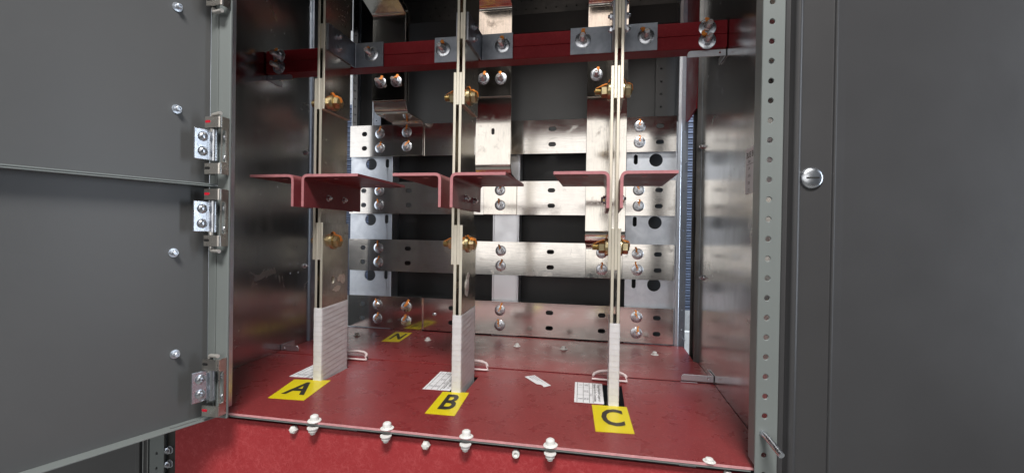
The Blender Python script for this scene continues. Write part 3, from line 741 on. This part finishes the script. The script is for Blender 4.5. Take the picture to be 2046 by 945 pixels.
# ------------------------------------------------------------------ left doors
H = Vector((-.5422, .5629, 0)); U = Vector((-.3350, -.9422, 0)); NN = Vector((.9422, -.3350, 0))
def D(u, n, z): return H + U * u + NN * n + Vector((0, 0, z))
def door(z0, z1, label, studs, hinges_slot):
    t = thing('cabinet_door', label, 'door', tuple(D(0, 0, z0)), 'left cabinet doors standing open')
    W = .45; dp = .0190; r = .003
    def dbox(name, u0, u1, n0, n1, a, b, mat='gray_paint', bv=.0018, par=t):
        V = [D(u, n, z) for u in (u0, u1) for n in (n0, n1) for z in (a, b)]
        Fc = [(0, 1, 3, 2), (4, 6, 7, 5), (0, 4, 5, 1), (2, 3, 7, 6), (0, 2, 6, 4), (1, 5, 7, 3)]
        o = mk(name, V, Fc, mat, par)
        return bevel(o, bv, 3) if bv else o
    dbox('door_skin', .002, W, -dp - .0018, -dp, z0, z1)
    dbox('edge_return', .000, .0020, -dp, .0, z0 + .0, z1, 'gray_frame', .0006)
    # bottom return with its drain slot
    hol = [slot(.0355, -.0085, .034, .0042)] if hinges_slot else []
    plate('bottom_return', rect(.0022, W, -dp + .0002, .0), hol, .0018, lambda a, b, c: tuple(D(a, b, z0 + .0018 - c)), 'gray_frame', t, .0003)
    plate('top_return', rect(.0022, W, -dp + .0002, .0), [], .0018, lambda a, b, c: tuple(D(a, b, z1 - c)), 'gray_frame', t, .0003)
    for u, z in studs:
        V, Fc = lathe([(.0062, 0), (.0062, .0012), (.0034, .0016), (.0034, .0080), (.0028, .0086), (.0018, .0086), (.0016, .007)], 16)
        Rm = [Vector((0, 0, 1)), U, NN]
        o = mk('weld_stud', [D(u, -dp, z) + x * Rm[1] + y * Rm[0] + q * NN for x, y, q in V], Fc, 'galvanised', t, None, 40)
    return t
door(.3358, 1.10, 'upper grey left door standing open, bottom edge at mid height', [(.0455, .5765), (.0450, .4370), (.055, .72)], False)
door(.0000, .3352, 'lower grey left door standing open below the upper door', [(.0470, .2395), (.0440, .0995)], True)

# ------------------------------------------------------------------ hinges
XB = -.5218
def hinge(zb, label, pin_top, red_top=True):
    t = thing('hinge', label, 'hinge', (-.535, .553, zb), 'door hinges on the left post')
    hh = .0800
    def knuckle(z, red):
        g = G(); x0, x1, y0, y1 = -.5462, XB, .5450, .5590
        # bent strap: front face and side, open behind
        pts = fillet([(x0, y0), (x1, y0), (x1, y1)], .0030, 5)
        o = extrude_profile('knuckle', strip_ring(pts, .0022), z, z + .0150, lambda a, b, d: (a, b, d), 'hinge_nickel', t, None, 40, .0003)
        V, Fc = lathe([(.0042, -.0004), (.0042, .0154), (.002, .0154)], 14)
        mk('pin_bush', [(-.5415 + x, .5515 + y, z + q) for x, y, q in V], Fc, 'dark_steel', o, None, 40)
        plate('slot', slot(-.5415, z + .0082, .0085, .0036, 4), [], .0003, front(y0 - .0014), 'red_mark' if red else 'black_void', o)
        return o
    knuckle(zb, not red_top); knuckle(zb + hh - .0150, red_top)
    # side strap with a rounded window that shows the screws on the post
    plate('side_strap', rect(.5470, .5592, zb + .0152, zb + hh - .0152), [rrect(.5476, .5545, zb + .0172, zb + hh - .0172, .0026, 4)], .0022, side(XB - .0011, 1), 'hinge_nickel', t, .0003)
    for z in (zb + .024, zb + .054):
        V, Fc = lathe([(.0050, 0), (.0050, .0014), (.0030, .0036), (.001, .004)], 16)
        mk('screw', [(-.5262 + x * .6, .5595 - q, z + y) for x, y, q in V], Fc, 'zinc', t, None, 50)
    # leaf on the door with its rolled knuckle and two button screws
    V = [D(u, n, z) for u in (.0095, .0325) for n in (.0002, .0026) for z in (zb + .0200, zb + .0630)]
    Fc = [(0, 1, 3, 2), (4, 6, 7, 5), (0, 4, 5, 1), (2, 3, 7, 6), (0, 2, 6, 4), (1, 5, 7, 3)]
    lf = mk('leaf', V, Fc, 'zinc', t); bevel(lf, .0008)
    Vl, Fl = lathe([(.0044, 0), (.0044, .044), (.003, .0442)], 18)
    mk('leaf_barrel', [D(.0075, .0052, zb + .0195) + Vector((x, y, q)) for x, y, q in Vl], Fl, 'zinc', t, None, 40)
    for z in (zb + .0315, zb + .0520):
        V, Fc = lathe([(.0066, 0), (.0066, .0008), (.0054, .0012), (.0052, .0034), (.0036, .0048), (.0020, .0050), (.0017, .0030)], 18)
        mk('screw', [D(.0215, .0026, z) + x * U + y * Vector((0, 0, 1)) + q * NN for x, y, q in V], Fc, 'zinc', t, None, 40)
    # bent hinge pin
    if pin_top: p = [(-.5415, .5515, zb + hh - .020), (-.5415, .5515, zb + hh + .0012), (-.5405, .5512, zb + hh + .0032), (-.5380, .5505, zb + hh + .0040), (-.5235, .5470, zb + hh + .0050)]
    else: p = [(-.5415, .5515, zb + .020), (-.5415, .5515, zb - .0030), (-.5405, .5512, zb - .0055), (-.5380, .5505, zb - .0066), (-.5235, .5470, zb - .0072)]
    tube('hinge_pin', p, .0027, 'rod_steel', t, 10)
    return t
hinge(.5850, 'nickel hinge at the very top, only its lower end in view', False, True)
hinge(.3500, 'nickel hinge on the left post just above the gap between doors', True, True)
hinge(.2490, 'nickel hinge on the left post just below the gap between doors', False, True)
hinge(.0100, 'nickel hinge at the bottom corner of the lower left door', True, False)

print('objects', len(bpy.data.objects), 'faces', sum(len(o.data.polygons) for o in bpy.data.objects if o.type == 'MESH'))
